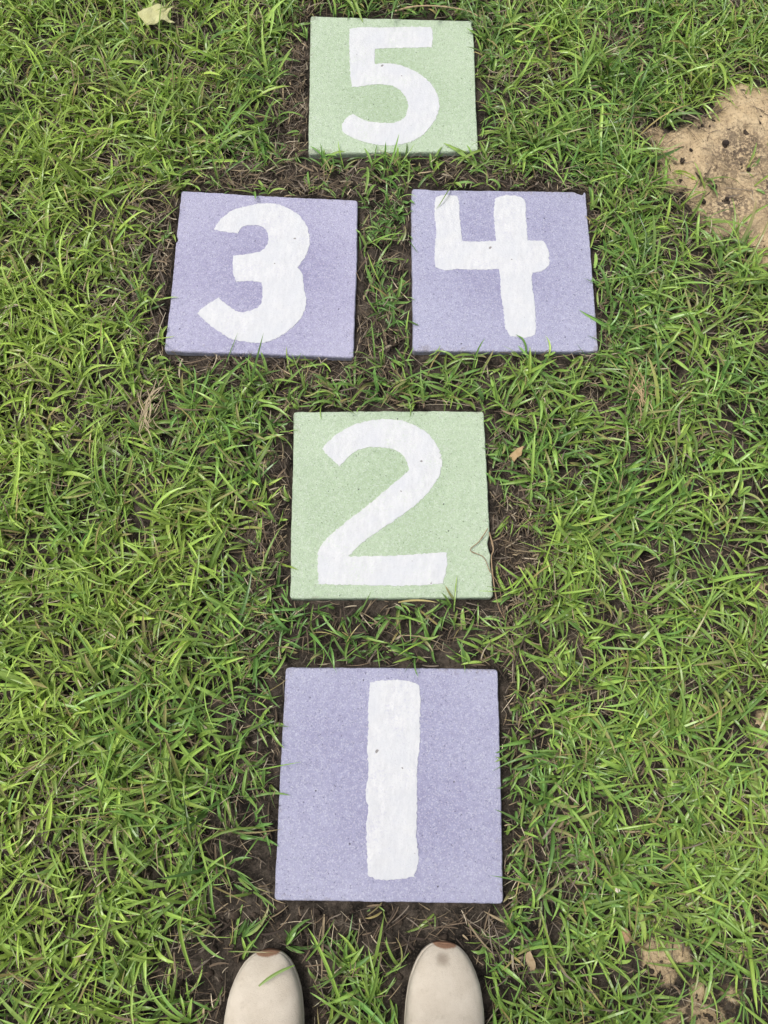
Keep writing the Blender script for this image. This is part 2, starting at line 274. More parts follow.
def sand_mat():
    t = NT('sand'); g = t.n('ShaderNodeNewGeometry').outputs['Position']
    col = t.ramp(t.noise(g, 22, 4, 0.6), [(0.3, (0.37, 0.265, 0.145)), (0.5, (0.53, 0.39, 0.225)), (0.7, (0.66, 0.51, 0.31))])
    gr = t.ramp(t.noise(g, 420, 3, 0.7), [(0.33, 0.0), (0.62, 1.0)])
    col = t.mix(t.math('MULTIPLY', gr, 0.35), col, (0.60, 0.50, 0.35))
    dk = t.ramp(t.noise(g, 210, 3, 0.75), [(0.36, 1.0), (0.47, 0.0)])
    col = t.mix(t.math('MULTIPLY', dk, 0.6), col, (0.12, 0.085, 0.06))
    dirt = t.math('MAXIMUM', t.ramp(t.noise(g, 12, 4, 0.6), [(0.52, 0.0), (0.66, 0.7)]), t.attr('dirt', 'Fac'))
    spk = t.ramp(t.noise(g, 150, 4, 0.75), [(0.42, 0.0), (0.54, 1.0)])
    col = t.mix(t.math('MULTIPLY', t.math('MULTIPLY', dirt, spk), 0.85), col, (0.07, 0.052, 0.045))
    rim = t.math('ADD', t.attr('rim', 'Fac'), t.math('MULTIPLY', t.math('SUBTRACT', t.noise(g, 55, 6, 0.8), 0.5), 1.6))
    col = t.mix(t.ramp(rim, [(0.22, 1.0), (0.55, 0.0)]), col, (0.085, 0.064, 0.046))     # soil mixes in at the rim
    return t.finish(col, 0.95, t.bump(t.noise(g, 240, 5, 0.7), 0.003, 0.9), 0.15)

def blade_mat(name, trans, rough, spec):
    t = NT(name); c = t.attr('tint')
    p = t.n('ShaderNodeBsdfPrincipled', Roughness=rough); p.inputs['Specular IOR Level'].default_value = spec
    t.l(c, p.inputs['Base Color'])
    tr = t.n('ShaderNodeBsdfTranslucent'); t.l(t.mix(1.0, c, (1.0, 1.02, 0.65), 'MULTIPLY'), tr.inputs['Color'])
    mx = t.n('ShaderNodeMixShader'); mx.inputs[0].default_value = trans
    t.l(p.outputs[0], mx.inputs[1]); t.l(tr.outputs[0], mx.inputs[2]); t.l(mx.outputs[0], t.out.inputs[0])
    return t.m

def crumb_mat():
    t = NT('soil_crumb'); g = t.n('ShaderNodeNewGeometry').outputs['Position']
    col = t.ramp(t.noise(g, 60, 4, 0.6), [(0.3, (0.018, 0.013, 0.010)), (0.55, (0.055, 0.041, 0.031)), (0.75, (0.13, 0.10, 0.075))])
    return t.finish(col, 0.95, t.bump(t.noise(g, 500, 3, 0.7), 0.001, 0.9), 0.2)

def simple_mat(name, c1, c2, scale, rough=0.8, bscale=None, bdist=0.0005, spec=0.3):
    t = NT(name); co = t.obj()
    col = t.ramp(t.noise(co, scale, 4, 0.65), [(0.3, c1), (0.7, c2)])
    return t.finish(col, rough, t.bump(t.noise(co, bscale or scale*3, 4, 0.7), bdist, 0.8), spec)

M_SOIL, M_SAND, M_CRUMB = soil_mat(), sand_mat(), crumb_mat()
M_GRASS = blade_mat('grass_blade', 0.26, 0.34, 0.65)
M_STRAW = blade_mat('dead_blade', 0.12, 0.75, 0.25)

# ------------------------------------------------------------------ ground
def soil_h(x, y):
    h = (fbm(x, y, 9, 0, 3)-0.5)*0.016 + (fbm(x, y, 45, 2, 3)-0.5)*0.010 + (vnoise(x, y, 170, 5)-0.5)*0.0035
    d = stone_dist(x, y)
    return h*(0.45+0.55*sstep(0.0, 0.05, d)) + 0.0045*(1-sstep(0.0, 0.03, d)) - 0.010*(1-sstep(-0.03, 0.0, d))

def axis(lo, hi, step, ends):
    core = np.arange(lo, hi+step/2, step)
    out_hi = hi + np.array(ends); out_lo = lo - np.array(ends)[::-1]
    return np.r_[out_lo, core, out_hi]
ENDS = [0.02, 0.06, 0.14, 0.3, 0.6, 1.2, 2.5, 5, 10, 20, 40, 80, 160]
gx, gy = axis(-1.05, 1.0, 0.0055, ENDS), axis(-0.55, 1.75, 0.0055, ENDS)
X, Y = np.meshgrid(gx, gy)
near = 1-sstep(0.0, 0.5, np.maximum(np.maximum(-1.05-X, X-1.0), np.maximum(-0.55-Y, Y-1.75)))
Z = soil_h(X, Y)*near
nx, ny = len(gx), len(gy)
I = np.arange(nx*ny).reshape(ny, nx)
quads = np.stack([I[:-1, :-1], I[:-1, 1:], I[1:, 1:], I[1:, :-1]], -1).reshape(-1, 4)
lawn = sstep(0.05, 0.55, np.maximum(np.maximum(-1.05-X, X-1.0), np.maximum(-0.55-Y, Y-1.75)))
ground = link_mesh('ground', mesh_np('ground', np.stack([X, Y, Z], -1).reshape(-1, 3), quads, extra={'lawn': lawn.ravel()}), M_SOIL)
tag(ground, kind='structure')

def sand_mask(x, y, rows): return ellipses(x, y, rows, 0.45, 0.5)
for pid in sorted({r[4] for r in SAND}):
    rows = [r[:4] for r in SAND if r[4] == pid]
    x0 = min(r[0]-r[2]*1.8 for r in rows); x1 = max(r[0]+r[2]*1.8 for r in rows)
    y0 = min(r[1]-r[3]*1.8 for r in rows); y1 = max(r[1]+r[3]*1.8 for r in rows)
    sx, sy = np.arange(x0, x1, 0.004), np.arange(y0, y1, 0.004)
    PX, PY = np.meshgrid(sx, sy); m = sand_mask(PX, PY, rows)
    if pid: m = m*(0.25+0.75*sstep(0.36, 0.58, fbm(PX, PY, 48, 2, 3)))
    PZ = soil_h(PX, PY) + ((-0.0075 + 0.0155*sstep(0.0, 0.8, m) + (fbm(PX, PY, 60, 4, 3)-0.5)*0.006 + (vnoise(PX, PY, 260, 1)-0.5)*0.003) if pid == 0 else (-0.003 + 0.0055*sstep(0.0, 0.5, m)))
    J = np.arange(PX.size).reshape(PX.shape)
    q = np.stack([J[:-1, :-1], J[:-1, 1:], J[1:, 1:], J[1:, :-1]], -1).reshape(-1, 4)
    mf = m.ravel(); q = q[(mf[q] > 0.02).all(1)]
    used = np.unique(q); remap = np.full(PX.size, -1); remap[used] = np.arange(len(used))
    V = np.stack([PX, PY, PZ], -1).reshape(-1, 3)[used]
    tag(link_mesh('sand_patch', mesh_np('sand_patch', V, remap[q], extra={'rim': m.ravel()[used]*(1.0 if pid == 0 else 0.80), 'dirt': ellipses(V[:, 0], V[:, 1], SAND_DIRT, 0.6, 0.7)}), M_SAND), kind='structure')
def sand_any(x, y): return ellipses(x, y, [r[:4] for r in SAND], 0.45, 0.5)

# ------------------------------------------------------------------ painted stepping stones
def outline(corners, rng, chips=()):
    """Counter-clockwise rim of the stone with a slightly uneven cast edge, rounded corners and chips."""
    q = [np.array(c) for c in corners]            # TL, TR, BR, BL
    q = [q[3], q[2], q[1], q[0]]                  # BL, BR, TR, TL : counter-clockwise
    pts = []
    r = 0.0062; n = 64
    for k in range(4):
        a, b, c = q[k], q[(k+1) % 4], q[(k+2) % 4]
        L = np.hypot(*(b-a)); e = (b-a)/L; g = (c-b)/np.hypot(*(c-b)); nrm = np.array([-e[1], e[0]])
        jit = np.cumsum(rng.normal(0, 0.16e-3, n)); jit -= np.linspace(0, jit[-1], n)
        for i in range(n):
            s = r + (L-2*r)*i/(n-1)
            w = jit[i] + rng.normal(0, 0.10e-3)
            for (side, pos, wid, dep) in chips:
                if side == k: w += dep*max(0, 1-abs(s/L-pos)/wid)**0.6
            pts.append(a + e*s + nrm*w)
        for t in (0.25, 0.5, 0.75):                # rounded corner at b
            p0, p2 = b-e*r, b+g*r
            pts.append((1-t)**2*p0 + 2*t*(1-t)*b + t*t*p2)
    return np.array(pts)

def polish(P, jitter, rng):
    """Resample a hand-painted outline densely with a small brush wobble."""
    P = np.array(P); out = []
    n = len(P)
    for k in range(n):
        p0, p1, p2, p3 = P[k-1], P[k], P[(k+1) % n], P[(k+2) % n]
        d = np.hypot(*(p2-p1)); m = max(2, int(d/0.0028))
        def tang(a, b, c):
            u, v = b-a, c-b
            return (u/np.hypot(*u)+v/np.hypot(*v))/2 if u@v/np.hypot(*u)/np.hypot(*v) > 0.55 else None
        t1, t2 = tang(p0, p1, p2), tang(p1, p2, p3)
        ch = (p2-p1)/d
        t1 = ch if t1 is None else t1; t2 = ch if t2 is None else t2
        for i in range(m):
            s = i/m; h = (2*s**3-3*s**2+1)*p1+(s**3-2*s**2+s)*t1*d+(-2*s**3+3*s**2)*p2+(s**3-s**2)*t2*d
            out.append(h + rng.normal(0, jitter, 2))
    return np.array(out)

def prism(name, rings, mat, parent, cap_bottom=True):
    """Stacked rings of (n,2) outlines with heights, closed by n-gons."""
    bm = bmesh.new(); vs = []
    for P, z in rings: vs.append([bm.verts.new((p[0], p[1], zz)) for p, zz in zip(P, np.broadcast_to(z, len(P)))])
    n = len(vs[0])
    for A, B in zip(vs[:-1], vs[1:]):
        for i in range(n): bm.faces.new((A[i], A[(i+1) % n], B[(i+1) % n], B[i]))
    bm.faces.new(vs[-1])
    if cap_bottom: bm.faces.new(vs[0][::-1])
    bmesh.ops.recalc_face_normals(bm, faces=bm.faces)
    me = bpy.data.meshes.new(name); bm.to_mesh(me); bm.free()
    return link_mesh(name, me, mat, parent)

def inset(P, d):
    a = np.roll(P, 2, 0); b = np.roll(P, -2, 0); t = b-a; t /= np.linalg.norm(t, axis=1)[:, None]
    return P + np.stack([-t[:, 1], t[:, 0]], 1)*d

LAV = ((0.345, 0.344, 0.468), (0.262, 0.255, 0.385)); LAV2 = ((0.362, 0.352, 0.480), (0.264, 0.252, 0.385))
GRN = ((0.410, 0.500, 0.355), (0.330, 0.425, 0.278))
STONE_INFO = {
    1: ('lavender square stone with a white number 1, nearest the shoes', LAV, 0.0, []),
    2: ('pale green square stone with a white number 2 and a chipped right edge', GRN, 0.7, [(1, 0.27, 0.05, 0.0045), (1, 0.17, 0.04, 0.002)]),
    3: ('lavender square stone with a white number 3, left of the stone numbered 4', LAV2, 1.9, [(3, 0.32, 0.02, 0.0035)]),
    4: ('lavender square stone with a white number 4, right of the stone numbered 3', LAV, 3.1, [(2, 0.02, 0.045, 0.0065), (2, 0.86, 0.05, 0.0015)]),
    5: ('pale green square stone with a white number 5, farthest from the shoes', GRN, 4.3, [(2, 0.62, 0.06, 0.0014), (1, 0.96, 0.03, 0.003)]),
}
for num, (label, cols, off, chips) in STONE_INFO.items():
    s = STONES[num]; rng = np.random.default_rng(num)
    root = empty('stepping_stone', (s['at'][0], s['at'][1], 0.0))
    tag(root, label, 'stepping stone', 'painted hopscotch stones in the lawn')
    P = outline(s['corners'], rng, chips)
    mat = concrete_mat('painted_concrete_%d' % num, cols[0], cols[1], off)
    w = rng.normal(0, 0.0002, len(P))
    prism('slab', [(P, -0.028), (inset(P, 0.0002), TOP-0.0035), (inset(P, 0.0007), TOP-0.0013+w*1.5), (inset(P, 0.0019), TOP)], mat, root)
    N = polish(s['number'], 0.00055, rng)
    if np.sum(N[:, 0]*np.roll(N[:, 1], -1)-np.roll(N[:, 0], -1)*N[:, 1]) < 0: N = N[::-1]
    prism('painted_number', [(N, TOP-0.001), (N, TOP+0.0003), (inset(N, 0.0004), TOP+0.0006)], number_mat(cols[0]), root)

# ------------------------------------------------------------------ grass and dead thatch
def sample(n, dens, pad=0.0):
    xs, ys = [], []
    got = 0
    while got < n:
        x = RNG.uniform(-1.75, 1.65, n*2); y = RNG.uniform(-0.95, 2.5, n*2)
        out = np.maximum(np.maximum(-1.1-x, x-1.05), np.maximum(-0.6-y, y-1.85))      # thinner outside the view
        k = RNG.random(n*2) < dens(x, y)*(1-0.55*sstep(0.0, 0.12, out))*(1-0.7*sstep(0.35, 0.65, out))
        x, y = x[k], y[k]; d = stone_dist(x, y); k = (d > pad) & (shoe_dist(x, y) > 0.004)
        xs.append(x[k]); ys.append(y[k]); got += k.sum()
    return np.concatenate(xs)[:n], np.concatenate(ys)[:n]

def green(x, y):
    d = stone_dist(x, y)
    g = 0.26 + 0.95*fbm(x, y, 11, 1, 3) - 0.35*sstep(0.55, 0.75, fbm(x, y, 26, 6, 2))
    g = g*(0.6+0.4*sstep(0.0, 0.025, d))
    g = g*(1-ellipses(x, y, BARE, 0.4, 0.5))
    g = np.maximum(g, ellipses(x, y, TUFTS, 0.3, 0.5)*0.8)
    g = g*(1-sstep(0.10, 0.55, ellipses(x, y, [r[:4] for r in SAND if r[4] == 0], 0.45, 0.5))*0.98)*(1-0.72*sstep(0.2, 0.9, ellipses(x, y, [r[:4] for r in SAND if r[4] > 0], 0.45, 0.5)))
    return np.clip(g, 0, 1)
def straw(x, y):
    return np.clip(0.22+0.35*sstep(0.45, 0.75, fbm(x, y, 14, 5, 3)) + 0.75*ellipses(x, y, STRAW, 0.4, 0.5), 0, 1)*(1-0.75*sstep(0.3, 0.8, sand_any(x, y)))*(1-0.5*ellipses(x, y, [BARE[21]], 0.2, 0.4))

def ribbons(bx, by, bz, az, el, bend, curl, L, W, twist, fold, col_base, col_tip, prof, seg=6, clear=True, mid=1.12, reach=0.045):
    """Arched, creased blades as one vertex soup: returns verts, quads, colours."""
    n = len(bx); T = np.linspace(0, 1, seg+1)
    pos = np.zeros((n, seg+1, 3)); pos[:, 0] = np.stack([bx, by, bz], 1)
    tan = np.zeros((n, seg+1, 3))
    for i in range(seg+1):
        e_ = el - bend*T[i]**1.3; a_ = az + curl*T[i]
        tan[:, i] = np.stack([np.cos(e_)*np.cos(a_), np.cos(e_)*np.sin(a_), np.sin(e_)], 1)
        if i < seg: pos[:, i+1] = pos[:, i] + tan[:, i]*(L/seg)[:, None]
    floor_ = np.broadcast_to(bz[:, None], pos.shape[:2]) + 0.0015 + 0.004*RNG.random((n, 1))*T
    pos[..., 2] = np.maximum(pos[..., 2], np.where(np.arange(seg+1) > 0, floor_, -1))
    keep = np.ones(n, bool)
    if clear:
        d = stone_dist(pos[..., 0], pos[..., 1])
        inside = d < 0.0035
        lift = TOP+0.0012+0.0035*T[None]*RNG.random((n, 1))
        need = inside & (pos[..., 2] < lift)
        keep &= (d.min(1) > -reach) & ~((need.sum(1) > 3)) & ~((inside.sum(1) > 3) & (RNG.random(n) < 0.6))
        keep &= (np.where(need, lift-pos[..., 2], 0).max(1) < 0.010)
        pos[..., 2] = np.where(need, lift, pos[..., 2])
        keep &= ~((shoe_dist(pos[..., 0], pos[..., 1]) < 0.001).any(1) & (pos[..., 2] < 0.08).any(1))
    side = np.stack([-np.sin(az), np.cos(az), np.zeros(n)], 1)[:, None] + 0*tan
    side -= (side*tan).sum(-1, keepdims=True)*tan; side /= np.linalg.norm(side, axis=-1, keepdims=True)
    up = np.cross(tan, side)
    tw = twist[:, None]*(0.4+0.6*T)
    s2 = side*np.cos(tw)[..., None] + up*np.sin(tw)[..., None]; u2 = np.cross(tan, s2)
    hw = 0.5*W[:, None]*np.interp(T, *prof)
    lift = (fold[:, None]*hw)[..., None]*u2
    Lf = pos + s2*hw[..., None] + lift; Rt = pos - s2*hw[..., None] + lift
    V = np.stack([Lf, pos, Rt], 2)[keep]; n = len(V)
    t = T[None, :, None]
    C = col_base[keep][:, None]*(1-t) + col_tip[keep][:, None]*t
    C = np.stack([C, C*mid, C], 2)
    stride = 3*(seg+1); base = np.arange(n)[:, None, None]*stride
    r = np.arange(seg)[None, :, None]*3; c = np.arange(2)[None, None]
    i0 = base+r+c
    Q = np.stack([i0, i0+1, i0+4, i0+3], -1).reshape(-1, 4)
    return V.reshape(-1, 3), Q, np.clip(C.reshape(-1, 3), 0, 1)

def grass():
    NS = 27500                                      # shoots; each carries a few blades
    sx, sy = sample(NS, green, 0.003)
    nb = RNG.integers(3, 6, NS)
    idx = np.repeat(np.arange(NS), nb); n = len(idx)
    lean = RNG.uniform(0, 2*np.pi, NS)
    az = lean[idx] + RNG.normal(0, 1.15, n)
    x = sx[idx] + RNG.normal(0, 0.0035, n); y = sy[idx] + RNG.normal(0, 0.0035, n)
    big = 0.80+0.5*fbm(x, y, 5, 2, 2)
    edge = 0.62+0.38*sstep(0.0, 0.09, stone_dist(x, y)); edge *= 1-0.25*ellipses(x, y, BARE, 0.4, 0.6)
    L = np.clip(RNG.lognormal(math.log(0.046), 0.36, n), 0.018, 0.115)*big*edge
    W = np.clip(RNG.normal(0.0044, 0.0012, n), 0.0022, 0.0075)*np.where(RNG.random(n) < 0.36, 0.52, 1.0)*(0.75+0.25*edge)
    el = RNG.uniform(0.2, 1.2, n); bend = RNG.uniform(0.3, 1.9, n)
    curl = RNG.normal(0, 0.6, n); tw = RNG.normal(0, 0.5, n); fold = RNG.uniform(0.3, 1.0, n)
    # colour: yellow-green in the open lawn on the left, cooler green beside the stones and on the right
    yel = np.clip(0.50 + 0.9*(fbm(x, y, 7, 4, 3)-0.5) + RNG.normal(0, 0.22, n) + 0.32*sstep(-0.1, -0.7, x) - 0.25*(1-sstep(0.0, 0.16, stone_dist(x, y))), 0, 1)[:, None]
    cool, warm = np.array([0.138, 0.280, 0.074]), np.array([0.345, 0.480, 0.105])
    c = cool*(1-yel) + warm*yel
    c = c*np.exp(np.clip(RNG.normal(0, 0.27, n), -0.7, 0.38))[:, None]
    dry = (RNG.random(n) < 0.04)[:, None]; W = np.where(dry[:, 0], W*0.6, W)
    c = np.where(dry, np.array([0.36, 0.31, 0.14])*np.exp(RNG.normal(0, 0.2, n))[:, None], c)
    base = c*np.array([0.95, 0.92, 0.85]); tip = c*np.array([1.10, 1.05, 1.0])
    brown = (RNG.random(n) < 0.06)[:, None]
    tip = np.where(brown, np.array([0.36, 0.29, 0.14]), tip)
    z = soil_h(x, y) + 0.012*RNG.random(n)*(RNG.random(n) < 0.6)
    prof = ([0, .12, .35, .6, .8, .93, 1], [.55, .85, 1, .92, .66, .34, .04])
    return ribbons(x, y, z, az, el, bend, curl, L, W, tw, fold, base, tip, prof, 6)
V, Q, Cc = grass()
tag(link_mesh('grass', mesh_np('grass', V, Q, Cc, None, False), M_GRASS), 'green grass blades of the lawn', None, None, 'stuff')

def thatch():
    n = 96000
    x, y = sample(n, straw, 0.002)
    L = np.clip(RNG.lognormal(math.log(0.020), 0.55, n), 0.005, 0.09); W = RNG.uniform(0.0005, 0.0017, n)*np.where(RNG.random(n) < .12, 2.0, 1)
    el = np.abs(RNG.normal(0.05, 0.28, n)); bend = RNG.normal(0.25, 0.4, n)
    pal = np.array([[.32, .25, .155], [.21, .155, .10], [.12, .088, .06], [.46, .39, .28], [.19, .155, .12], [.07, .052, .040]])
    w_ = np.array([.13, .16, .24, .09, .18, .26])
    c = pal[RNG.choice(6, n, p=w_/w_.sum())]*np.exp(RNG.normal(0, 0.18, n))[:, None]
    z = soil_h(x, y) + RNG.uniform(0.001, 0.014, n) + (RNG.random(n) < 0.14)*RNG.uniform(0.002, 0.022, n)*sstep(0.01, 0.05, stone_dist(x, y))
    prof = ([0, .2, .7, 1], [.7, 1, .9, .2])
    return ribbons(x, y, z, RNG.uniform(0, 6.283, n), el, bend, RNG.normal(0, 0.45, n), L, W, RNG.normal(0, .6, n), RNG.uniform(.1, .6, n), c, c, prof, 5, True, 1.0, 0.001)
V, Q, Cc = thatch()
tag(link_mesh('dead_thatch', mesh_np('dead_thatch', V, Q, Cc), M_STRAW), 'dead brown straw lying between the grass', None, None, 'stuff')

# ------------------------------------------------------------------ loose soil crumbs
def blob_unit(rng, sub=2):
    bm = bmesh.new(); bmesh.ops.create_icosphere(bm, subdivisions=sub, radius=1.0)
    v = np.array([p.co[:] for p in bm.verts]); f = np.array([[q.index for q in p.verts] for p in bm.faces]); bm.free()
    return v, f
UV_, UF_ = blob_unit(None, 2)
def lump(rng, sx, sy, sz):
    k = rng.normal(0, 1, (5, 3)); ph = rng.uniform(0, 6.28, 5)
    r = 1 + 0.16*sum(np.sin(UV_@k[i]*1.9+ph[i]) for i in range(5))/1.3
    a = rng.uniform(0, 6.28); R = np.array([[math.cos(a), -math.sin(a), 0], [math.sin(a), math.cos(a), 0], [0, 0, 1]])
    return (UV_*r[:, None]*np.array([sx, sy, sz]))@R.T
def crumbs():
    n = 7000
    dens = lambda x, y: np.clip(0.06+0.7*ellipses(x, y, BARE, 0.4, 0.5) + 0.25*ellipses(x, y, [r[:4] for r in SAND[:4]], .4, .5)*(fbm(x, y, 20, 1, 2) > .5) + 0.45*ellipses(x, y, SAND_DIRT, .5, .6), 0, 1)
    x, y = sample(n, dens, 0.004); VV, FF = [], []
    zz = soil_h(x, y) + 0.004*sand_any(x, y)
    for i in range(n):
        r = float(np.clip(RNG.lognormal(math.log(0.0019), 0.5), 0.0008, 0.0065))
        v = lump(RNG, r*RNG.uniform(.8, 1.3), r*RNG.uniform(.7, 1.1), r*RNG.uniform(.6, .9)) + np.array([x[i], y[i], zz[i]+r*0.35])
        FF.append(UF_+len(UV_)*i); VV.append(v)
    return np.concatenate(VV), np.concatenate(FF)
V, F = crumbs()
tag(link_mesh('loose_soil', mesh_np('loose_soil', V, F), M_CRUMB), 'loose dark soil crumbs around the stones', None, None, 'stuff')

# ------------------------------------------------------------------ the person's shoes and trouser legs
def shoe_section(s, side, fat=0.0):
    """Outline half-widths and top height of the shoe at s (0 toe .. 1 heel)."""
    S_ = [0, .004, .012, .022, .045, .076, .12, .187, .27, .36, .44, .55, .70, .84, .94, .985, 1]
    HW = [.003, .0105, .0165, .0210, .0280, .0340, .0400, .0468, .0500, .0510, .0495, .0445, .0385, .0370, .0345, .0230, .006]
    HT = [.016, .020, .024, .0270, .0330, .0385, .0440, .0490, .0540, .0625, .0690, .080, .083, .080, .079, .074, .040]
    return np.interp(s, S_, HW)+fat, np.interp(s, S_, HT)
SLEN = 0.262
def shoe_frame(i):
    t, d = SHOES[i]; return t, math.atan2(d[1], d[0])-math.pi/2
def loft(name, ring_list, mat, parent, caps=True):
    bm = bmesh.new(); rows = [[bm.verts.new(p) for p in r] for r in ring_list]; n = len(rows[0])
    for A, B in zip(rows[:-1], rows[1:]):
        for i in range(n): bm.faces.new((A[i], A[(i+1) % n], B[(i+1) % n], B[i]))
    if caps: bm.faces.new(rows[0][::-1]); bm.faces.new(rows[-1])
    bmesh.ops.recalc_face_normals(bm, faces=bm.faces)
    me = bpy.data.meshes.new(name); bm.to_mesh(me); bm.free()
    return link_mesh(name, me, mat, parent, True)

def toe_wear(t, co, col):
    """Tan-brown scuffed strip right at the tip of the toe."""
    sp = t.n('ShaderNodeSeparateXYZ'); t.l(co, sp.inputs[0])
    d = t.math('ADD', sp.outputs['Y'], t.math('MULTIPLY', t.math('SUBTRACT', t.noise(co, 170, 3, 0.6), 0.5), 0.004))
    d = t.math('SUBTRACT', d, t.math('MULTIPLY', t.math('POWER', sp.outputs['X'], 2.0), 14.0))
    k = t.ramp(t.math('ADD', t.math('MULTIPLY', d, 60.0), 0.9), [(0.50, 0.0), (0.62, 0.9)])
    return t.mix(k, col, t.ramp(t.noise(co, 150, 4, 0.7), [(0.3, (0.17, 0.075, 0.040)), (0.7, (0.30, 0.155, 0.085))]))

def canvas_mat(stain):
    t = NT('cream_suede'); co = t.obj()
    col = t.ramp(t.noise(co, 38, 5, 0.65), [(0.3, (0.50, 0.435, 0.350)), (0.7, (0.61, 0.545, 0.455))])
    fine = t.ramp(t.noise(co, 600, 3, 0.7), [(0.35, 0.0), (0.65, 1.0)])
    col = t.mix(t.math('MULTIPLY', fine, 0.22), col, (0.60, 0.54, 0.46))
    dirt = t.ramp(t.noise(co, 85, 4, 0.7), [(0.58, 0.0), (0.74, 1.0)])
    col = t.mix(t.math('MULTIPLY', dirt, 0.35), col, (0.30, 0.24, 0.18))
    if stain:
        mp = t.n('ShaderNodeMapping'); mp.inputs['Location'].default_value = (-stain[0], -stain[1], -stain[2]); t.l(co, mp.inputs[0])
        ln = t.n('ShaderNodeVectorMath', operation='LENGTH'); t.l(mp.outputs[0], ln.inputs[0])
        d = t.math('ADD', ln.outputs['Value'], t.math('MULTIPLY', t.math('SUBTRACT', t.noise(co, 120, 3), 0.5), 0.008))
        k = t.ramp(d, [(0.003, 0.75), (0.0115, 0.0)])
        col = t.mix(k, col, (0.25, 0.20, 0.155))
    col = toe_wear(t, co, col)
    return t.finish(col, 0.92, t.bump(t.math('ADD', t.noise(co, 900, 3, 0.7), t.math('MULTIPLY', t.noise(co, 34, 3), 2.5)), 0.0009, 0.9), 0.2)
M_SOLE = simple_mat('gum_sole', (0.19, 0.090, 0.050), (0.27, 0.140, 0.085), 60, 0.6)
def fox_mat():
    t = NT('foxing_band'); co = t.obj()
    col = t.ramp(t.noise(co, 90, 4, 0.65), [(0.3, (0.46, 0.40, 0.32)), (0.7, (0.56, 0.50, 0.42))])
    return t.finish(toe_wear(t, co, col), 0.9, t.bump(t.noise(co, 270, 4, 0.7), 0.0005, 0.8), 0.3)
M_STITCH = fox_mat()
M_DENIM = simple_mat('dark_denim', (0.035, 0.045, 0.075), (0.055, 0.070, 0.11), 300, 0.9, 800, 0.0006)
M_SKIN = simple_mat('skin', (0.42, 0.25, 0.18), (0.50, 0.31, 0.23), 40, 0.55)

person = empty('person', (float((SHOES[0][0][0]+SHOES[1][0][0])/2), float(SHOES[0][0][1]-0.19), 0.0))
tag(person, 'person standing below the stone numbered 1, only two cream shoe toes in the photo', 'person')
P0 = np.array([person.location.x, person.location.y, 0])
HEELS = []
for i in range(2):
    t0, yaw = shoe_frame(i)
    sh = empty('shoe', (t0[0]-P0[0], t0[1]-P0[1], 0.0), yaw); sh.parent = person
    S_ = np.concatenate([[0.0, .002, .005, .009, .015, .022, .03, .042], np.linspace(.06, .94, 34), [.965, .985, .996, 1.0]])
    rings = []
    mir = -1 if i == 0 else 1
    for s in S_:
        hw, ht = shoe_section(s, i); z0 = 0.010
        sway = mir*0.006*math.sin(math.pi*min(1, s*1.2))*(1 if s < .8 else .6)
        ring = []
        for k in range(28):
            th = 2*math.pi*k/28; cx, sz = math.cos(th), math.sin(th)
            px = abs(cx)**0.80*math.copysign(1, cx)*hw
            if sz >= 0: pz = z0+0.010 + (ht-z0-0.010)*abs(sz)**0.62
            else: pz = z0+0.010 - 0.010*abs(sz)**0.5; px *= 0.97
            ring.append((px+sway, -s*SLEN, pz))
        rings.append(ring)
    loft('upper', rings, canvas_mat((-0.003, -0.0155, 0.037) if i == 1 else None), sh)
    # gum sole, turned up over the toe
    def sole_ring(z, fat, tip):
        out = []
        ss = np.concatenate([[0, .003, .008, .015, .03, .05, .08], np.linspace(.12, .93, 16), [.96, .985, 1]])
        for side in (1, -1):
            for s in (ss if side == 1 else ss[::-1]):
                hw, _ = shoe_section(s, i, fat)
                sway = mir*0.006*math.sin(math.pi*min(1, s*1.2))*(1 if s < .8 else .6)
                out.append((side*hw*0.965+sway, -s*SLEN + tip*max(0, 1-s/.02), z + 0.002*max(0, 1-s/.05)*(z > .004)))
        return out
    loft('sole', [sole_ring(0.0, -0.004, -.004), sole_ring(0.003, -0.001, 0.0), sole_ring(0.010, -0.0008, 0.0006), sole_ring(0.014, -0.002, 0.0), sole_ring(0.0150, -0.006, -0.003)], M_SOLE, sh)
    fox = loft('foxing', [sole_ring(0.0085, -0.004, -.003), sole_ring(0.0095, 0.0026, 0.0004), sole_ring(0.0150, 0.0026, 0.0004), sole_ring(0.0175, 0.0018, 0.0), sole_ring(0.0180, -0.003, -0.002)], M_STITCH, sh)
    HEELS.append(np.array([t0[0], t0[1], 0]) - np.array([SHOES[i][1][0], SHOES[i][1][1], 0])*0.205 - P0)

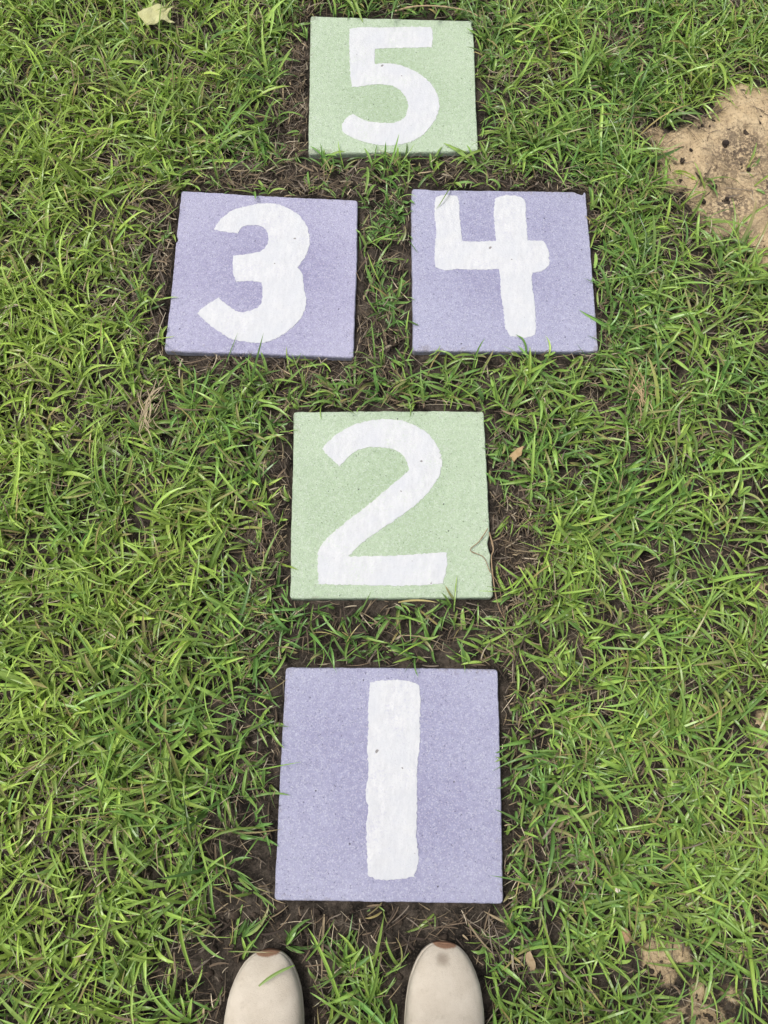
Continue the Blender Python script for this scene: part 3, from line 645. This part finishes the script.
def skin_mesh(name, nodes, edges, mat, parent):
    me = bpy.data.meshes.new(name); me.from_pydata([tuple(n[:3]) for n in nodes], edges, [])
    o = link_mesh(name, me, mat, parent)
    sk = o.modifiers.new('skin', 'SKIN'); sk.use_smooth_shade = True
    for v, nd in zip(me.skin_vertices[0].data, nodes): v.radius = (nd[3], nd[4] if len(nd) > 4 else nd[3])
    me.skin_vertices[0].data[0].use_root = True
    sb = o.modifiers.new('smooth', 'SUBSURF'); sb.levels = 2; sb.render_levels = 2
    return o
def legs(extra, z_low):
    c = (HEELS[0]+HEELS[1])/2; n = [(c[0], c[1]+0.02, 0.86, 0.11+extra*.4, 0.10+extra*.4)]; ed = []
    n.append((c[0], c[1]+0.01, 0.98, 0.115+extra*.4, 0.095+extra*.4)); ed.append((0, 1))
    for h in HEELS:
        k = len(n)
        n += [(c[0]+(h[0]-c[0])*0.85, c[1]+0.02, 0.76, 0.082+extra*.5), (c[0]+(h[0]-c[0])*0.95, c[1]+0.035, 0.47, 0.054+extra),
              (h[0], h[1]-0.005, 0.30, 0.050+extra), (h[0], h[1], z_low, 0.036+extra*1.3)]
        ed += [(0, k), (k, k+1), (k+1, k+2), (k+2, k+3)]
    return n, ed
skin_mesh('body', *legs(-0.006, 0.075), M_SKIN, person)
skin_mesh('trousers', *legs(0.016, 0.125), M_DENIM, person)

# ------------------------------------------------------------------ small things lying about
def leaf(name, at, out, z, mat, curl, label, cat, rz=0.0, tilt=(0, 0)):
    O = polish(out, 0.0002, np.random.default_rng(3)); bm = bmesh.new()
    rings = [O*k for k in (1, .82, .62, .42, .22)]; rows = []
    for R in rings:
        rows.append([bm.verts.new((p[0], p[1], curl*(p[0]**2*9 - p[1]**2*14) + 0.0018*math.sin(p[0]*260+p[1]*90) + tilt[0]*p[0]+tilt[1]*p[1])) for p in R])
    n = len(O)
    for A, B in zip(rows[:-1], rows[1:]):
        for i in range(n): bm.faces.new((A[i], A[(i+1) % n], B[(i+1) % n], B[i]))
    bm.faces.new(rows[-1])
    bmesh.ops.recalc_face_normals(bm, faces=bm.faces)
    me = bpy.data.meshes.new(name); bm.to_mesh(me); bm.free()
    o = link_mesh(name, me, mat, None, True); o.location = (at[0], at[1], z); o.rotation_euler = (0, 0, rz)
    so = o.modifiers.new('thickness', 'SOLIDIFY'); so.thickness = 0.0004
    return tag(o, label, cat)
M_LEAF = simple_mat('dry_leaf', (0.40, 0.39, 0.17), (0.52, 0.51, 0.27), 45, 0.7, 160, 0.002)
leaf('dry_leaf', LEAF_AT, LEAF_OUTLINE, 0.042, M_LEAF, 0.15, 'pale yellowish dry leaf with ragged lobes lying on the grass beyond the stones', 'leaf')
M_BLEAF = simple_mat('brown_leaf', (0.30, 0.20, 0.09), (0.42, 0.30, 0.16), 80, 0.8)
leaf('dry_leaf', BROWN_LEAF[0], [(0.003, 0.017), (0.005, 0.008), (0.0075, 0.001), (0.004, -0.004), (0.003, -0.012), (-0.003, -0.009), (-0.008, -0.008), (-0.006, 0.002), (-0.003, 0.009)], 0.03, M_BLEAF, 0.6,
     'small tan brown leaf scrap right of the stone numbered 2', 'leaf', -0.5, (0.2, 0.3))
M_CHIP = simple_mat('wood_chip', (0.30, 0.21, 0.12), (0.42, 0.32, 0.20), 120, 0.9)
leaf('wood_chip', WOOD_CHIP[0], [(0.003, 0.013), (0.005, 0.004), (0.005, -0.008), (0.002, -0.013), (-0.003, -0.012), (-0.005, -0.002), (-0.004, 0.009)], 0.016, M_CHIP, 0.2,
     'tan wood chip on the soil right of the right shoe', 'wood chip', 0.35, (0.1, 0.1))
M_SCRAP = simple_mat('pale_scrap', (0.62, 0.50, 0.42), (0.72, 0.62, 0.55), 120, 0.8)
leaf('petal', PALE_SCRAP[0], [(0.0, 0.004), (0.003, 0.001), (0.0035, -0.003), (0.0, -0.0045), (-0.003, -0.002), (-0.0025, 0.002)], 0.026, M_SCRAP, 0.6,
     'tiny pale pink petal scrap in the grass right of the stone numbered 1', 'petal', 0.3, (0.3, 0.1))

def pebble(name, at, r, mat, label, cat, group=None, zoff=0.0, seed=1, flat=0.7):
    rng = np.random.default_rng(seed); v = lump(rng, r, r*0.85, r*flat)
    o = link_mesh(name, mesh_np(name, v, UF_), mat); o.location = (at[0], at[1], zoff + r*flat*0.5)
    return tag(o, label, cat, group)
M_ORANGE = simple_mat('orange_pebble', (0.30, 0.17, 0.085), (0.46, 0.32, 0.20), 110, 0.8)
pebble('pebble', ORANGE_BIT[0], 0.0105, M_ORANGE, 'dull orange brown pebble in the grass below right of the stone numbered 1', 'pebble', None, 0.016, 9, 0.4)
M_CLOD = simple_mat('dark_clod', (0.020, 0.014, 0.012), (0.05, 0.037, 0.03), 160, 0.95, 500, 0.001)
for k, (at, r) in enumerate(zip(CRUMBS, (.0062, .005, .0032, .005, .0045, .004, .004, .0042, .003))):
    z = float(np.maximum(soil_h(np.array(at[0]), np.array(at[1]))*0.7+0.010, 0.0))
    pebble('soil_clod', at, r, M_CLOD, 'small dark soil clod on the sandy patch', 'soil clod', 'dark clods on the sandy patch', z, 20+k, 0.75)

def strand(name, pts, r, mat, label, cat, zs, group=None):
    """A dead grass runner: a thin tapering tube with swollen nodes."""
    P = np.array([(p[0], p[1], z) for p, z in zip(pts, zs)]); T = np.linspace(0, len(P)-1, len(P)*5)
    i = np.clip(T.astype(int), 0, len(P)-2); f = (T-i)[:, None]
    a, b = P[np.maximum(i-1, 0)], P[np.minimum(i+2, len(P)-1)]; p1, p2 = P[i], P[i+1]
    m1, m2 = (p2-a)/2, (b-p1)/2
    Cn = (2*f**3-3*f**2+1)*p1 + (f**3-2*f**2+f)*m1 + (-2*f**3+3*f**2)*p2 + (f**3-f**2)*m2
    rings = []
    for k in range(len(Cn)):
        t = Cn[min(k+1, len(Cn)-1)]-Cn[max(k-1, 0)]; t /= np.linalg.norm(t)
        s = np.cross(t, [0, 0, 1]); s /= np.linalg.norm(s); u = np.cross(s, t)
        rr = r*(1-0.55*k/len(Cn))*(1.5 if k % 9 == 4 else 1)
        rings.append([tuple(Cn[k]+rr*(math.cos(q)*s+math.sin(q)*u)) for q in np.linspace(0, 2*math.pi, 7)[:-1]])
    return tag(loft(name, rings, mat, None), label, cat, group)
M_RUN = simple_mat('dead_runner', (0.23, 0.155, 0.09), (0.36, 0.26, 0.16), 90, 0.85)
strand('dead_runner', RUNNER_TWO, 0.0008, M_RUN, 'dead brown grass runner looping onto the chipped edge of the stone numbered 2', 'grass runner',
       [.026, .0205, .0202, .021, .024, .018, .013, .010])
strand('dead_runner', RUNNER_TWO_B, 0.0012, M_RUN, 'dead brown grass runner on the soil beside the stone numbered 2', 'grass runner',
       [.021, .022, .022, .018, .014, .011])
strand('dead_runner', STRAW_TOP, 0.0016, simple_mat('pale_runner', (0.40, 0.29, 0.17), (0.50, 0.38, 0.24), 90, 0.85),
       'tan dead grass runner along the far edge of the stone numbered 5', 'grass runner', [.022, .03, .032, .03, .026])
def tussock(at, z, n, label, seed, c, size):
    rng = np.random.default_rng(seed); rings = []
    bx = at[0]+rng.normal(0, size*.15, n); by = at[1]+rng.normal(0, size*.3, n)
    col = np.array(c)*np.exp(rng.normal(0, .2, n))[:, None]
    V, Q, C = ribbons(bx, by, np.full(n, z), np.where(rng.random(n) < .5, 1.5, -1.6)+rng.normal(0, .5, n), np.abs(rng.normal(.1, .2, n)), rng.normal(.3, .3, n), rng.normal(0, .6, n),
                      rng.uniform(.4, 1.1, n)*size, rng.uniform(.0010, .0028, n), rng.normal(0, .5, n), rng.uniform(.1, .6, n), col, col, ([0, .2, .7, 1], [.7, 1, .9, .2]), 5, True, 1.0)
    tag(link_mesh('dry_grass_clump', mesh_np('dry_grass_clump', V, Q, C), M_STRAW), label, 'dry grass')
tussock(TUSSOCK[0], 0.032, 26, 'tan clump of dead grass in the lawn right of the stones numbered 2 and 4', 3, (.40, .30, .17), .05)
tussock(KNOT_LEFT[0], 0.028, 26, 'tan clump of dead grass in the lawn below left of the stone numbered 3', 5, (.42, .34, .22), .05)

# the single long blade lying across the left shoe's toe
t = np.array(SHOE_BLADE); d = t[2]-t[0]
n1 = np.ones(1)
V, Q, Cc = ribbons(n1*t[0][0], n1*t[0][1], n1*0.052, n1*math.atan2(d[1], d[0])-0.2, n1*0.12, n1*0.1, n1*0.4, n1*np.hypot(*d), n1*0.0042, n1*0.1, n1*0.3,
                   np.array([[.16, .27, .05]]), np.array([[.19, .29, .06]]), ([0, .3, .7, 1], [.3, .9, 1, .5]), 8, False)
tag(link_mesh('grass_blade', mesh_np('grass_blade', V, Q, Cc), M_GRASS), 'single long green blade lying across the toe of the left shoe', 'grass blade')
